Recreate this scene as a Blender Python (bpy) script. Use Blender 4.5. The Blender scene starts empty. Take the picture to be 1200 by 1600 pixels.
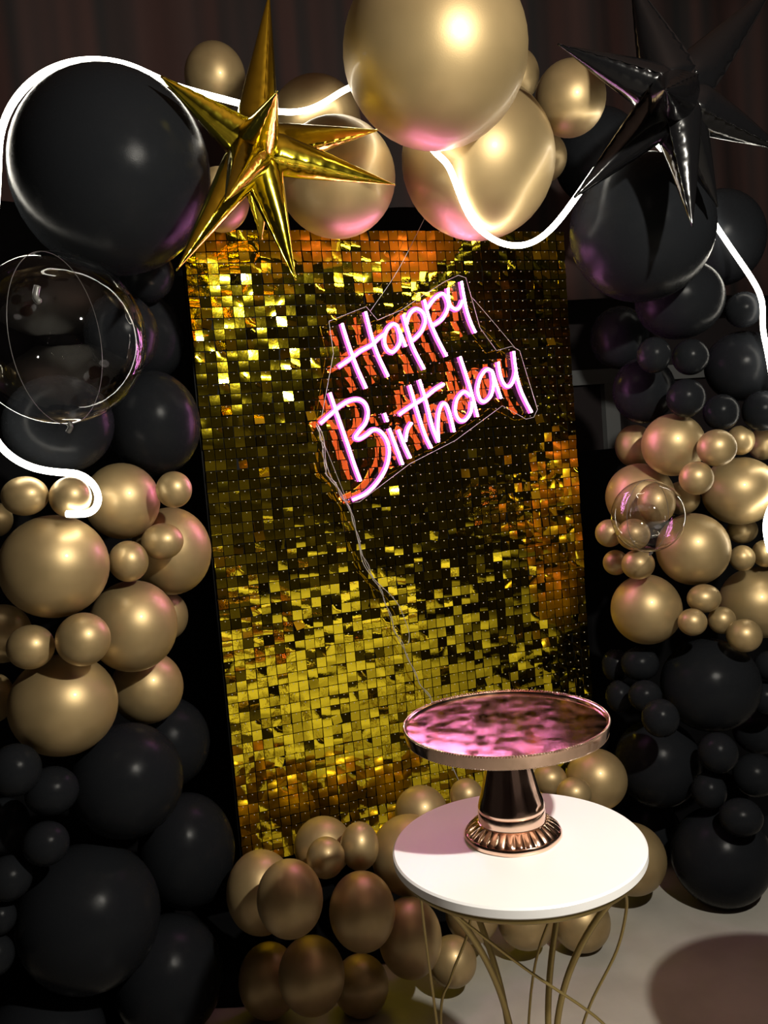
import bpy, bmesh, math, random
from mathutils import Vector, Matrix, Euler

random.seed(7)
sc = bpy.context.scene
COL = sc.collection

# ------------------------------------------------------------------ camera
cam_d = bpy.data.cameras.new('camera')
cam = bpy.data.objects.new('camera', cam_d)
COL.objects.link(cam)
CAM = Vector((-0.4160, -2.5170, 1.5230))
rt, up, fw = Vector((0.9319, -0.3538, -0.0796)), Vector((0.1044, 0.0515, 0.9932)), Vector((0.3473, 0.9339, -0.0849))
cam.matrix_world = Matrix(((rt.x, up.x, -fw.x, CAM.x), (rt.y, up.y, -fw.y, CAM.y), (rt.z, up.z, -fw.z, CAM.z), (0, 0, 0, 1)))
cam_d.sensor_fit = 'VERTICAL'
cam_d.sensor_height = 24.0
cam_d.lens = 1405.6 / 1600 * 24.0
cam_d.clip_start = 0.05
sc.camera = cam

# ------------------------------------------------------------------ world, lamps, exposure
world = bpy.data.worlds.new('night')
sc.world = world
world.use_nodes = True
world.node_tree.nodes['Background'].inputs[0].default_value = (0.5, 0.42, 0.38, 1)
world.node_tree.nodes['Background'].inputs[1].default_value = 0.01

def lamp(name, loc, power, color, radius):
    d = bpy.data.lights.new(name, 'POINT')
    d.energy, d.color, d.shadow_soft_size = power, color, radius
    o = bpy.data.objects.new(name, d)
    o.location = loc
    COL.objects.link(o)
    return o
lamp('flood_lamp', (0.62, -2.40, 2.36), 235, (1.0, 0.94, 0.82), 0.03)
down = bpy.data.lights.new('added_floor_spot', 'SPOT')  # added spot: brightens the floor behind the camera that the sequins mirror
down.energy, down.color, down.shadow_soft_size = 1100, (1.0, 0.94, 0.82), 0.10
down.spot_size, down.spot_blend = math.radians(84), 0.5
down_o = bpy.data.objects.new('added_floor_spot', down)
down_o.location = (0.6, -5.4, 3.6)
COL.objects.link(down_o)

vs = sc.view_settings
vs.view_transform = 'Standard'
vs.look = 'None'
vs.gamma = 1.0
vs.use_curve_mapping = False
vs.exposure = 0.0
sc.cycles.caustics_reflective = True
sc.cycles.sample_clamp_indirect = 6.0
sc.cycles.max_bounces = 10
sc.cycles.transparent_max_bounces = 16

BALLOONS = [
 ('B1','black',(-0.2031,-0.3500,2.1641),0.2221,0.2290,'giant black balloon ringed by the white light strip, gold star touching its side'),
 ('B2','gold',(0.1960,0.3000,2.6510),0.0921,0.0994,'dim gold balloon far behind the upper spikes of the gold star'),
 ('B3','gold',(0.4093,0.0000,2.4247),0.1272,0.1255,'gold balloon behind the gold star with the light strip across its top'),
 ('B4','gold',(0.3876,-0.2000,2.2101),0.1559,0.1559,'pink-lit gold balloon under the right spikes of the gold star, shimmer wall below it'),
 ('B5','gold',(0.0836,-0.1500,2.1622),0.0736,0.0832,'small pink-lit gold balloon peeking out between giant black balloon and gold star'),
 ('B6','gold',(0.5089,-0.6008,2.3777),0.2092,0.2119,'giant gold balloon at the very top of the arch with a pink glow underneath'),
 ('B7','gold',(0.7690,-0.2790,2.2439),0.2073,0.2123,'large gold balloon below the giant top one, light strip hanging across it'),
 ('B8','gold',(1.0586,-0.3000,2.4132),0.0978,0.1028,'medium gold balloon half shaded by a spike of the black star'),
 ('B9','gold',(1.1366,-0.0200,2.3422),0.0707,0.0764,'small gold balloon peeking out behind large gold one near black star tip'),
 ('B10','black',(1.4349,0.1200,2.3969),0.1480,0.1603,'black balloon in the gap between gold balloons and black star, behind light strip'),
 ('B9b','gold',(1.0967,0.0500,2.6135),0.0723,0.0837,'dim gold balloon edge between giant top balloon and medium gold one'),
 ('B11','black',(1.1718,-0.4354,2.0265),0.1941,0.1975,'large black balloon under the black star with a purple sheen'),
 ('B12','black',(1.7162,-0.1200,2.0736),0.1426,0.1544,'dark black balloon behind the light strip beside large black balloon'),
 ('B13','black',(1.4111,-0.2816,1.8558),0.1310,0.1181,'medium black balloon tucked under the large black one below black star'),
 ('B14','black',(1.6337,-0.3000,1.8168),0.0561,0.0542,'small black balloon inside the bend of the light strip'),
 ('B15','black',(1.6838,-0.2293,1.6500),0.1168,0.1110,'medium black balloon under the bend of the light strip at frame edge'),
 ('B16','black',(1.2475,-0.3600,1.6888),0.0481,0.0517,'small black balloon, first of a row of two under medium black balloon'),
 ('B17','black',(1.3753,-0.3600,1.6777),0.0523,0.0523,'small black balloon, second of a row of two beside medium black balloon'),
 ('B18','black',(1.3561,-0.0500,1.7735),0.0925,0.1005,'dim black balloon in shadow beside the upper edge of the shimmer wall'),
 ('B19','black',(1.3561,-0.1600,1.5971),0.0956,0.1034,'black balloon above the highest gold ball of the second gold cluster'),
 ('B20','black',(1.3491,-0.3635,1.5601),0.0561,0.0561,'small black balloon touching the top of a gold balloon with pink glint'),
 ('B21','black',(1.4947,-0.3400,1.5108),0.0537,0.0537,'small black balloon above the small gold ball beside pink-glinting gold balloon'),
 ('B22','black',(1.6549,-0.3381,1.5043),0.0619,0.0619,'small black balloon cut by frame edge next to light strip'),
 ('B23','gold',(1.3844,-0.0600,1.4225),0.0633,0.0694,'shiny dark gold balloon squeezed behind pink-glinting gold balloon'),
 ('B24','gold',(1.3576,-0.2850,1.4246),0.0939,0.0939,'gold balloon with a bright pink glint, top of the second gold cluster'),
 ('B25','gold',(1.3887,-0.4356,1.4103),0.0550,0.0533,'small gold balloon in front between two larger gold ones, top of cluster'),
 ('B26','gold',(1.6189,-0.2773,1.4183),0.0423,0.0462,'small gold balloon peeking out behind front gold ball near light strip'),
 ('B28b','gold',(1.7801,-0.2000,1.3951),0.0481,0.0521,'small gold balloon at frame edge lit by light strip'),
 ('B27','gold',(1.3181,-0.4275,1.3300),0.0480,0.0480,'small gold balloon centred between three larger gold ones of the cluster'),
 ('B28','gold',(1.6314,-0.2506,1.2577),0.1173,0.1075,'large gold balloon at frame edge with the light strip below it'),
 ('B29','gold',(1.3258,-0.1518,1.2661),0.1068,0.1049,'gold balloon behind the small clear bubble balloon'),
 ('B30','gold',(1.4923,-0.1458,1.2453),0.0563,0.0543,'small gold balloon between clear bubble and small pinkish gold ball'),
 ('B31','clear',(1.1226,-0.4600,1.2440),0.1002,0.1002,'small clear bubble balloon resting on gold cluster with pink reflections'),
 ('B31b','gold',(1.2661,-0.3110,1.2586),0.0538,0.0612,'dark gold balloon seen through the small clear bubble'),
 ('B32','gold',(1.1711,-0.2000,1.1712),0.0423,0.0423,'tiny gold balloon sticking out beside the clear bubble toward shimmer wall'),
 ('B33','gold',(1.1665,-0.3279,1.1775),0.0476,0.0458,'small gold balloon at the lower edge of the clear bubble'),
 ('B34','gold',(1.2017,-0.1800,1.0744),0.0389,0.0389,'tiny shaded gold balloon below clear bubble, behind its brighter twin'),
 ('B35','gold',(1.1890,-0.3103,1.0840),0.0481,0.0444,'small gold balloon below clear bubble, in front of a tiny shaded one'),
 ('B36','gold',(1.4079,-0.2887,1.1015),0.1103,0.1103,'large gold balloon below and beside the clear bubble'),
 ('B37','gold',(1.6976,-0.1808,1.1206),0.0526,0.0445,'small squeezed gold balloon just above round small gold ball near frame edge'),
 ('B38','gold',(1.5847,-0.3000,1.0531),0.0384,0.0404,'small gold balloon beside large gold one, near lower end of light strip'),
 ('B39','gold',(1.6927,-0.2800,1.0522),0.0391,0.0430,'small gold balloon at frame edge where the light strip ends'),
 ('B40','gold',(1.2613,-0.2400,0.9283),0.1074,0.1074,'large gold balloon at the bottom of the second cluster nearest shimmer wall'),
 ('B41','gold',(1.3714,-0.3704,0.9654),0.0497,0.0424,'small gold balloon topping a trio above the lower black balloons'),
 ('B42','gold',(1.3050,-0.3954,0.9080),0.0417,0.0399,'small gold balloon touching large gold one, lower black ball beneath'),
 ('B43','gold',(1.4491,-0.3522,0.8851),0.0411,0.0411,'small gold balloon in the middle of trio above large black balloon'),
 ('B44','gold',(1.4500,-0.4425,0.8541),0.0505,0.0487,'small gold balloon lowest of second gold cluster, hanging over black balloon'),
 ('B45','gold',(1.7165,-0.2200,0.8829),0.1283,0.1163,'large gold balloon cut by frame edge above the lowest small gold ball'),
 ('B46','black',(1.4427,-0.2943,0.6722),0.1510,0.1434,'large black balloon directly beneath the second gold cluster'),
 ('B47','black',(1.2556,-0.2000,0.7502),0.0584,0.0526,'small black balloon under the large gold one nearest shimmer wall'),
 ('B48','black',(1.2480,-0.0800,0.7195),0.0447,0.0549,'dim small black balloon in shadow next to shimmer wall'),
 ('B49','black',(1.2098,-0.2800,0.6758),0.0508,0.0471,'small black balloon between large black balloon and rim of cake stand'),
 ('B50','black',(1.2146,-0.1400,0.6382),0.0436,0.0516,'small black balloon with a gold glint right beside cake stand rim'),
 ('B51','black',(1.1561,-0.4200,0.6545),0.0532,0.0549,'small black balloon in front above the black one with yellowish top'),
 ('B52','black',(1.3163,-0.1806,0.4118),0.1358,0.1398,'large black balloon with a yellowish reflection on top, behind white table'),
 ('B53','black',(1.3663,-0.4043,0.5048),0.0581,0.0600,'small black balloon below large black one, beside black with yellowish top'),
 ('B54','black',(1.7478,-0.1600,0.4317),0.0864,0.0823,'black balloon mostly hidden at frame edge below the large black one'),
 ('B54b','black',(1.6352,-0.3166,0.6023),0.0501,0.0520,'small black balloon cut by frame edge beside large black one'),
 ('B54c','black',(1.6343,-0.3400,0.7109),0.0458,0.0458,'small black balloon cut by frame edge beneath lowest small gold balloon'),
 ('B55','black',(1.5412,-0.3600,0.3839),0.0675,0.0656,'medium black balloon at frame edge above the lowest black balloons'),
 ('B56','black',(1.3523,-0.3732,0.3786),0.0514,0.0550,'small black balloon over the top of the lowest large black one'),
 ('B57','black',(1.3770,-0.4763,0.3302),0.0617,0.0546,'small black balloon pressed against the lowest large black one'),
 ('B58','black',(1.4058,-0.3488,0.1501),0.1501,0.1501,'lowest large black balloon standing on the white floor'),
 ('B59','black',(1.4038,-0.0134,0.0994),0.0943,0.1047,'dark black balloon in shadow between gold floor balloon and lowest black one'),
 ('B59c','black',(1.7240,-0.2200,0.0969),0.0520,0.0600,'black balloon cut by frame edge above the white floor'),
 ('B60','gold',(1.0401,-0.2500,0.4396),0.0915,0.0915,'shiny gold balloon with pink and yellow glints just behind the table edge'),
 ('B61','gold',(0.8927,-0.3600,0.4673),0.0493,0.0458,'small gold balloon half hidden by the white tabletop beside shiny one'),
 ('B62','gold',(0.8975,-0.2200,0.4620),0.0502,0.0447,'small gold balloon under the cake stand plate, beside pedestal'),
 ('B63','gold',(0.9053,-0.1000,0.4258),0.0389,0.0389,'tiny gold balloon peeking out at the cake stand pedestal'),
 ('B64','gold',(1.1485,-0.2500,0.1634),0.1051,0.1089,'gold balloon beyond the side of the white table above its floor shadow'),
 ('B65','gold',(0.6307,-0.2000,0.4623),0.0490,0.0490,'small gold balloon beside cake stand pedestal, behind tabletop'),
 ('B66','gold',(0.5077,-0.1425,0.4205),0.0766,0.0748,'gold balloon behind the tabletop rim against shimmer wall bottom'),
 ('B67','gold',(0.4044,-0.2957,0.3785),0.1047,0.1081,'large gold balloon partly hidden behind the table rim'),
 ('B68','gold',(0.1952,-0.1800,0.4068),0.0805,0.0805,'gold balloon behind a front pair of small ones at shimmer wall base'),
 ('B69','gold',(0.1510,-0.3646,0.4634),0.0489,0.0521,'small gold balloon, lower of the touching pair at shimmer wall base'),
 ('B70','gold',(0.2554,-0.3264,0.4528),0.0506,0.0620,'small gold balloon, upper of the touching pair at shimmer wall base'),
 ('B71','gold',(-0.0017,-0.2541,0.3597),0.0897,0.1090,'gold balloon with lit face, nearest to the black balloons on the floor'),
 ('B72','gold',(0.0240,-0.4800,0.4423),0.0789,0.0906,'gold balloon with a curved shadow across it, in front of lit one'),
 ('B73','gold',(0.2086,-0.4538,0.3476),0.0824,0.0961,'brown-shaded gold balloon with pink glint in the middle of floor cluster'),
 ('B74','gold',(0.3436,-0.4155,0.2211),0.0822,0.1043,'brown-shaded gold balloon with pink glint beside thin table rod'),
 ('B75','gold',(0.0738,-0.4200,0.2008),0.0826,0.0931,'shadowed gold balloon with pink glint lowest in the floor cluster'),
 ('B76','gold',(-0.0029,-0.2500,0.1140),0.0795,0.0954,'very dim gold balloon behind the lowest shadowed one on the floor'),
 ('B77','gold',(0.2250,-0.3301,0.0766),0.0735,0.0799,'dim gold balloon with faint highlight on floor beside lowest one'),
 ('B78','gold',(0.4695,-0.3852,0.1030),0.0650,0.0667,'gold balloon with lit lower face on floor behind thin table rods'),
 ('B78b','gold',(0.5751,-0.3024,0.1670),0.0755,0.0789,'shaded gold balloon seen between the curved table legs'),
 ('B79','gold',(0.7287,-0.3287,0.1192),0.0813,0.0795,'gold balloon low behind the table, between the table legs'),
 ('B81','gold',(0.8919,-0.3552,0.0837),0.0837,0.0837,'gold balloon with bright glint behind the thick curved table leg'),
 ('L1','gold',(-0.4616,-0.3684,1.4522),0.0520,0.0438,'small gold balloon just under the lower run of light strip'),
 ('L2','gold',(-0.3678,-0.3989,1.4412),0.0457,0.0457,'small gold balloon encircled by the curled end of light strip'),
 ('L3','gold',(-0.2430,-0.1966,1.4118),0.0920,0.0951,'large gold balloon touching the bright curl of the light strip'),
 ('L4','gold',(-0.1302,-0.3200,1.4332),0.0424,0.0439,'small gold balloon sticking out toward shimmer wall, top of first cluster'),
 ('L5','gold',(-0.4170,-0.3446,1.2858),0.1214,0.1171,'largest gold balloon of the first cluster, with pink sheen on its side'),
 ('L6','gold',(-0.1245,-0.1037,1.2634),0.1034,0.1167,"large gold balloon nearest shimmer wall with a small ball's shadow on it"),
 ('L7','gold',(-0.1628,-0.2617,1.3066),0.0512,0.0450,'small shiny gold balloon in front of the large one nearest shimmer wall'),
 ('L8','gold',(-0.2503,-0.2970,1.2718),0.0465,0.0495,'small gold balloon wedged among three larger ones of the first cluster'),
 ('L9','gold',(-0.2515,-0.2400,1.1048),0.1081,0.1127,'large gold balloon below the wedged small one, pink sheen on top'),
 ('L10','gold',(-0.3743,-0.4281,1.1254),0.0593,0.0593,'small gold balloon in front with a dark speck, one of a pair'),
 ('L11','gold',(-0.4850,-0.3800,1.1163),0.0521,0.0493,"small gold balloon, the pair's half nearer the frame edge"),
 ('L12','gold',(-0.4313,-0.3048,0.9553),0.1240,0.1182,'large gold balloon lowest in first cluster, shadow of pair on top'),
 ('L13','gold',(-0.2235,-0.1178,0.9154),0.0933,0.0949,'gold balloon at lower end of the first cluster, beside the lowest large one'),
 ('L14','gold',(-0.1377,0.0200,1.0717),0.0560,0.0666,'dim gold balloon peeking out behind, between two large ones near shimmer wall'),
 ('L15','gold',(-0.5352,-0.1800,1.3959),0.0381,0.0411,'gold balloon mostly cut off by frame edge under small gold one'),
 ('L16','gold',(-0.5517,-0.1600,1.1173),0.0685,0.0714,'shaded gold balloon behind the pair at frame edge'),
 ('L17','gold',(-0.5898,-0.1000,0.9495),0.0455,0.0607,'dark shaded gold balloon at frame edge beside lowest large gold one'),
 ('K1','black',(-0.2034,-0.2000,1.8212),0.0887,0.1009,'purple-tinted black balloon just behind the edge of large clear bubble'),
 ('K2','black',(-0.1168,0.0816,1.8447),0.1111,0.1250,'dull black balloon in shadow behind purple-tinted one beside shimmer wall'),
 ('K3','black',(-0.1122,-0.0505,1.9945),0.0734,0.0750,"dark balloon hidden under giant black one near gold star's lower tip"),
 ('K4','black',(-0.1389,-0.1161,1.6000),0.1189,0.1369,'large black balloon beside shimmer wall above the first gold cluster'),
 ('K5','black',(-0.3722,-0.2434,1.6082),0.1291,0.1174,'large black balloon under the clear bubble, lit along its base by light strip'),
 ('C1','clear',(-0.3631,-0.6600,1.7563),0.1637,0.1637,'large clear bubble balloon in front of black balloons with strip reflections'),
 ('K6','black',(-0.3053,-0.2427,0.7241),0.1388,0.1403,'large black balloon under the first gold cluster with faint yellow glint'),
 ('K7','black',(-0.1754,-0.0070,0.7241),0.1155,0.1242,'black balloon behind, below the last gold one beside shimmer wall'),
 ('K8','black',(-0.1606,-0.0749,0.4368),0.1291,0.1593,'tall black balloon beside the lower shimmer wall'),
 ('K9','black',(-0.4276,-0.2826,0.4233),0.1693,0.1737,'giant black balloon with two faint highlights low in the foreground'),
 ('K10','black',(-0.2500,-0.1845,0.1618),0.1404,0.1560,'large black balloon on the floor beside the gold floor cluster'),
 ('K11','black',(-0.5436,-0.4139,0.8569),0.0558,0.0572,'small black balloon at frame edge below the lowest large gold one'),
 ('K12','black',(-0.4762,-0.3566,0.7739),0.0598,0.0556,'small black balloon between large black and frame-edge small black one'),
 ('K13','black',(-0.4993,-0.4026,0.6735),0.0513,0.0486,'small black balloon resting on top of the giant foreground one'),
 ('K14','black',(-0.5848,-0.3800,0.6043),0.0506,0.0493,'small black balloon at frame edge beside the giant foreground one'),
 ('K15','black',(-0.6135,-0.3677,0.5145),0.0358,0.0385,'tiny black balloon at frame edge halfway down the giant foreground one'),
 ('K16','black',(-0.6300,-0.3730,0.4328),0.0394,0.0447,'dim black balloon at frame edge low beside the giant foreground one'),
 ('K18','black',(-0.5980,-0.1800,0.6512),0.0614,0.0672,'greenish-dark balloon behind the small black ones at frame edge'),
 ('K17','black',(-0.5584,-0.2598,0.1348),0.1472,0.1234,'black balloon on the floor beneath the giant foreground one'),
]
STRIP = [(-0.3794,-0.4600,1.4084),(-0.3721,-0.4553,1.4071),(-0.3648,-0.4506,1.4059),(-0.3575,-0.4460,1.4049),(-0.3502,-0.4416,1.4042),(-0.3428,-0.4374,1.4037),(-0.3359,-0.4326,1.4044),(-0.3297,-0.4275,1.4061),(-0.3241,-0.4223,1.4088),(-0.3193,-0.4169,1.4124),(-0.3153,-0.4116,1.4169),(-0.3123,-0.4065,1.4220),(-0.3102,-0.4015,1.4277),(-0.3091,-0.3969,1.4338),(-0.3089,-0.3927,1.4404),(-0.3098,-0.3888,1.4473),(-0.3117,-0.3852,1.4544),(-0.3149,-0.3821,1.4617),(-0.3194,-0.3794,1.4691),(-0.3254,-0.3772,1.4763),(-0.3331,-0.3755,1.4830),(-0.3423,-0.3744,1.4886),(-0.3530,-0.3742,1.4929),(-0.3648,-0.3750,1.4952),(-0.3769,-0.3759,1.4971),(-0.3894,-0.3767,1.4992),(-0.4019,-0.3774,1.5019),(-0.4145,-0.3779,1.5051),(-0.4270,-0.3781,1.5092),(-0.4393,-0.3781,1.5143),(-0.4513,-0.3778,1.5204),(-0.4628,-0.3771,1.5277),(-0.4738,-0.3761,1.5364),(-0.4842,-0.3749,1.5464),(-0.4937,-0.3734,1.5580),(-0.5022,-0.3717,1.5712),(-0.5097,-0.3700,1.5863),(-0.5159,-0.3682,1.6033),(-0.5207,-0.3665,1.6225),(-0.5241,-0.3650,1.6439),(-0.5259,-0.3637,1.6677),(-0.5260,-0.3626,1.6938),(-0.5246,-0.3617,1.7223),(-0.5216,-0.3611,1.7529),(-0.5172,-0.3607,1.7852),(-0.5116,-0.3604,1.8186),(-0.5050,-0.3602,1.8526),(-0.4979,-0.3601,1.8865),(-0.4905,-0.3600,1.9195),(-0.4832,-0.3600,1.9513),(-0.4761,-0.3600,1.9815),(-0.4694,-0.3601,2.0101),(-0.4633,-0.3601,2.0373),(-0.4578,-0.3602,2.0636),(-0.4528,-0.3603,2.0892),(-0.4483,-0.3605,2.1147),(-0.4442,-0.3606,2.1405),(-0.4404,-0.3609,2.1668),(-0.4366,-0.3612,2.1937),(-0.4318,-0.3615,2.2209),(-0.4239,-0.3617,2.2477),(-0.4131,-0.3618,2.2733),(-0.3997,-0.3618,2.2972),(-0.3842,-0.3617,2.3186),(-0.3674,-0.3616,2.3374),(-0.3499,-0.3614,2.3534),(-0.3322,-0.3612,2.3666),(-0.3148,-0.3611,2.3772),(-0.2979,-0.3609,2.3857),(-0.2818,-0.3608,2.3923),(-0.2663,-0.3607,2.3974),(-0.2515,-0.3606,2.4011),(-0.2373,-0.3606,2.4037),(-0.2234,-0.3606,2.4054),(-0.2097,-0.3606,2.4062),(-0.1963,-0.3608,2.4062),(-0.1829,-0.3610,2.4054),(-0.1696,-0.3613,2.4038),(-0.1563,-0.3617,2.4014),(-0.1432,-0.3621,2.3982),(-0.1304,-0.3625,2.3943),(-0.1178,-0.3625,2.3897),(-0.1054,-0.3620,2.3848),(-0.0932,-0.3607,2.3803),(-0.0809,-0.3583,2.3763),(-0.0686,-0.3543,2.3732),(-0.0561,-0.3487,2.3710),(-0.0432,-0.3412,2.3699),(-0.0298,-0.3318,2.3700),(-0.0159,-0.3207,2.3710),(-0.0011,-0.3083,2.3728),(0.0145,-0.2950,2.3750),(0.0309,-0.2812,2.3775),(0.0483,-0.2675,2.3799),(0.0666,-0.2539,2.3819),(0.0859,-0.2408,2.3836),(0.1059,-0.2280,2.3850),(0.1267,-0.2153,2.3861),(0.1481,-0.2027,2.3871),(0.1699,-0.1901,2.3882),(0.1918,-0.1775,2.3895),(0.2135,-0.1654,2.3911),(0.2346,-0.1542,2.3929),(0.2548,-0.1444,2.3948),(0.2738,-0.1365,2.3969),(0.2914,-0.1309,2.3991),(0.3077,-0.1275,2.4014),(0.3227,-0.1264,2.4038),(0.3366,-0.1272,2.4065),(0.3495,-0.1295,2.4095),(0.3616,-0.1330,2.4131),(0.3732,-0.1372,2.4171),(0.3843,-0.1420,2.4217),(0.3952,-0.1472,2.4267),(0.4058,-0.1528,2.4320),(0.4164,-0.1587,2.4375),(0.4272,-0.1648,2.4430),(0.4384,-0.1711,2.4481),(0.4502,-0.1776,2.4524),(0.4627,-0.1843,2.4556),(0.4758,-0.1916,2.4570),(0.4893,-0.1999,2.4559),(0.5027,-0.2100,2.4515),(0.5154,-0.2227,2.4430),(0.5268,-0.2388,2.4297),(0.5361,-0.2591,2.4110),(0.5430,-0.2837,2.3869),(0.5472,-0.3122,2.3582),(0.5491,-0.3434,2.3263),(0.5495,-0.3754,2.2931),(0.5493,-0.4062,2.2613),(0.5495,-0.4335,2.2335),(0.5510,-0.4556,2.2113),(0.5544,-0.4709,2.1953),(0.5600,-0.4787,2.1846),(0.5677,-0.4793,2.1776),(0.5768,-0.4742,2.1725),(0.5868,-0.4653,2.1679),(0.5971,-0.4546,2.1624),(0.6071,-0.4435,2.1552),(0.6169,-0.4330,2.1460),(0.6265,-0.4234,2.1347),(0.6362,-0.4147,2.1216),(0.6462,-0.4066,2.1072),(0.6568,-0.3988,2.0918),(0.6691,-0.3903,2.0770),(0.6830,-0.3811,2.0634),(0.6983,-0.3713,2.0515),(0.7148,-0.3615,2.0416),(0.7318,-0.3524,2.0338),(0.7488,-0.3449,2.0265),(0.7653,-0.3397,2.0198),(0.7811,-0.3371,2.0138),(0.7959,-0.3372,2.0086),(0.8096,-0.3402,2.0044),(0.8222,-0.3458,2.0012),(0.8335,-0.3537,1.9993),(0.8436,-0.3637,1.9988),(0.8526,-0.3752,1.9998),(0.8607,-0.3879,2.0022),(0.8681,-0.4014,2.0062),(0.8748,-0.4151,2.0117),(0.8811,-0.4289,2.0187),(0.8874,-0.4423,2.0270),(0.8940,-0.4548,2.0367),(0.9011,-0.4661,2.0477),(0.9093,-0.4758,2.0600),(0.9188,-0.4835,2.0735),(0.9300,-0.4890,2.0883),(0.9431,-0.4919,2.1043),(0.9582,-0.4924,2.1216),(0.9754,-0.4903,2.1400),(0.9946,-0.4858,2.1594),(1.0157,-0.4791,2.1795),(1.0386,-0.4702,2.2001),(1.0630,-0.4591,2.2206),(1.0889,-0.4458,2.2408),(1.1164,-0.4303,2.2601),(1.1454,-0.4123,2.2779),(1.1762,-0.3920,2.2938),(1.2086,-0.3694,2.3072),(1.2429,-0.3447,2.3178),(1.2788,-0.3184,2.3250),(1.3159,-0.2913,2.3286),(1.3536,-0.2644,2.3283),(1.3912,-0.2387,2.3241),(1.4276,-0.2155,2.3161),(1.4619,-0.1957,2.3044),(1.4928,-0.1805,2.2895),(1.5198,-0.1704,2.2717),(1.5421,-0.1656,2.2517),(1.5598,-0.1660,2.2300),(1.5731,-0.1710,2.2073),(1.5826,-0.1797,2.1840),(1.5891,-0.1909,2.1608),(1.5936,-0.2035,2.1379),(1.5971,-0.2165,2.1157),(1.6015,-0.2281,2.0939),(1.6063,-0.2387,2.0729),(1.6108,-0.2491,2.0529),(1.6149,-0.2594,2.0337),(1.6186,-0.2698,2.0150),(1.6218,-0.2805,1.9968),(1.6246,-0.2915,1.9788),(1.6270,-0.3027,1.9611),(1.6289,-0.3139,1.9438),(1.6306,-0.3248,1.9271),(1.6321,-0.3351,1.9109),(1.6333,-0.3444,1.8956),(1.6345,-0.3526,1.8811),(1.6355,-0.3594,1.8674),(1.6363,-0.3648,1.8545),(1.6370,-0.3688,1.8422),(1.6375,-0.3714,1.8306),(1.6378,-0.3727,1.8193),(1.6381,-0.3730,1.8084),(1.6384,-0.3724,1.7976),(1.6388,-0.3712,1.7869),(1.6396,-0.3696,1.7763),(1.6407,-0.3679,1.7656),(1.6424,-0.3662,1.7547),(1.6446,-0.3648,1.7435),(1.6471,-0.3639,1.7318),(1.6498,-0.3635,1.7194),(1.6523,-0.3639,1.7062),(1.6542,-0.3651,1.6919),(1.6553,-0.3672,1.6764),(1.6554,-0.3702,1.6596),(1.6545,-0.3742,1.6415),(1.6529,-0.3791,1.6222),(1.6511,-0.3849,1.6018),(1.6496,-0.3914,1.5806),(1.6490,-0.3985,1.5588),(1.6496,-0.4061,1.5365),(1.6520,-0.4129,1.5133),(1.6562,-0.4120,1.4890),(1.6616,-0.4029,1.4663),(1.6675,-0.3894,1.4465),(1.6738,-0.3766,1.4267),(1.6802,-0.3654,1.4070),(1.6862,-0.3564,1.3874),(1.6912,-0.3502,1.3680),(1.6949,-0.3470,1.3490),(1.6965,-0.3470,1.3305),(1.6958,-0.3500,1.3127),(1.6923,-0.3555,1.2956),(1.6861,-0.3628,1.2792),(1.6765,-0.3687,1.2631),(1.6641,-0.3721,1.2475),(1.6507,-0.3733,1.2326),(1.6380,-0.3746,1.2181),(1.6270,-0.3758,1.2037),(1.6181,-0.3769,1.1893),(1.6118,-0.3778,1.1749),(1.6081,-0.3785,1.1605),(1.6066,-0.3791,1.1461),(1.6070,-0.3795,1.1318),(1.6087,-0.3797,1.1177),(1.6115,-0.3799,1.1039),(1.6149,-0.3800,1.0902),(1.6185,-0.3800,1.0767)]
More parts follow.
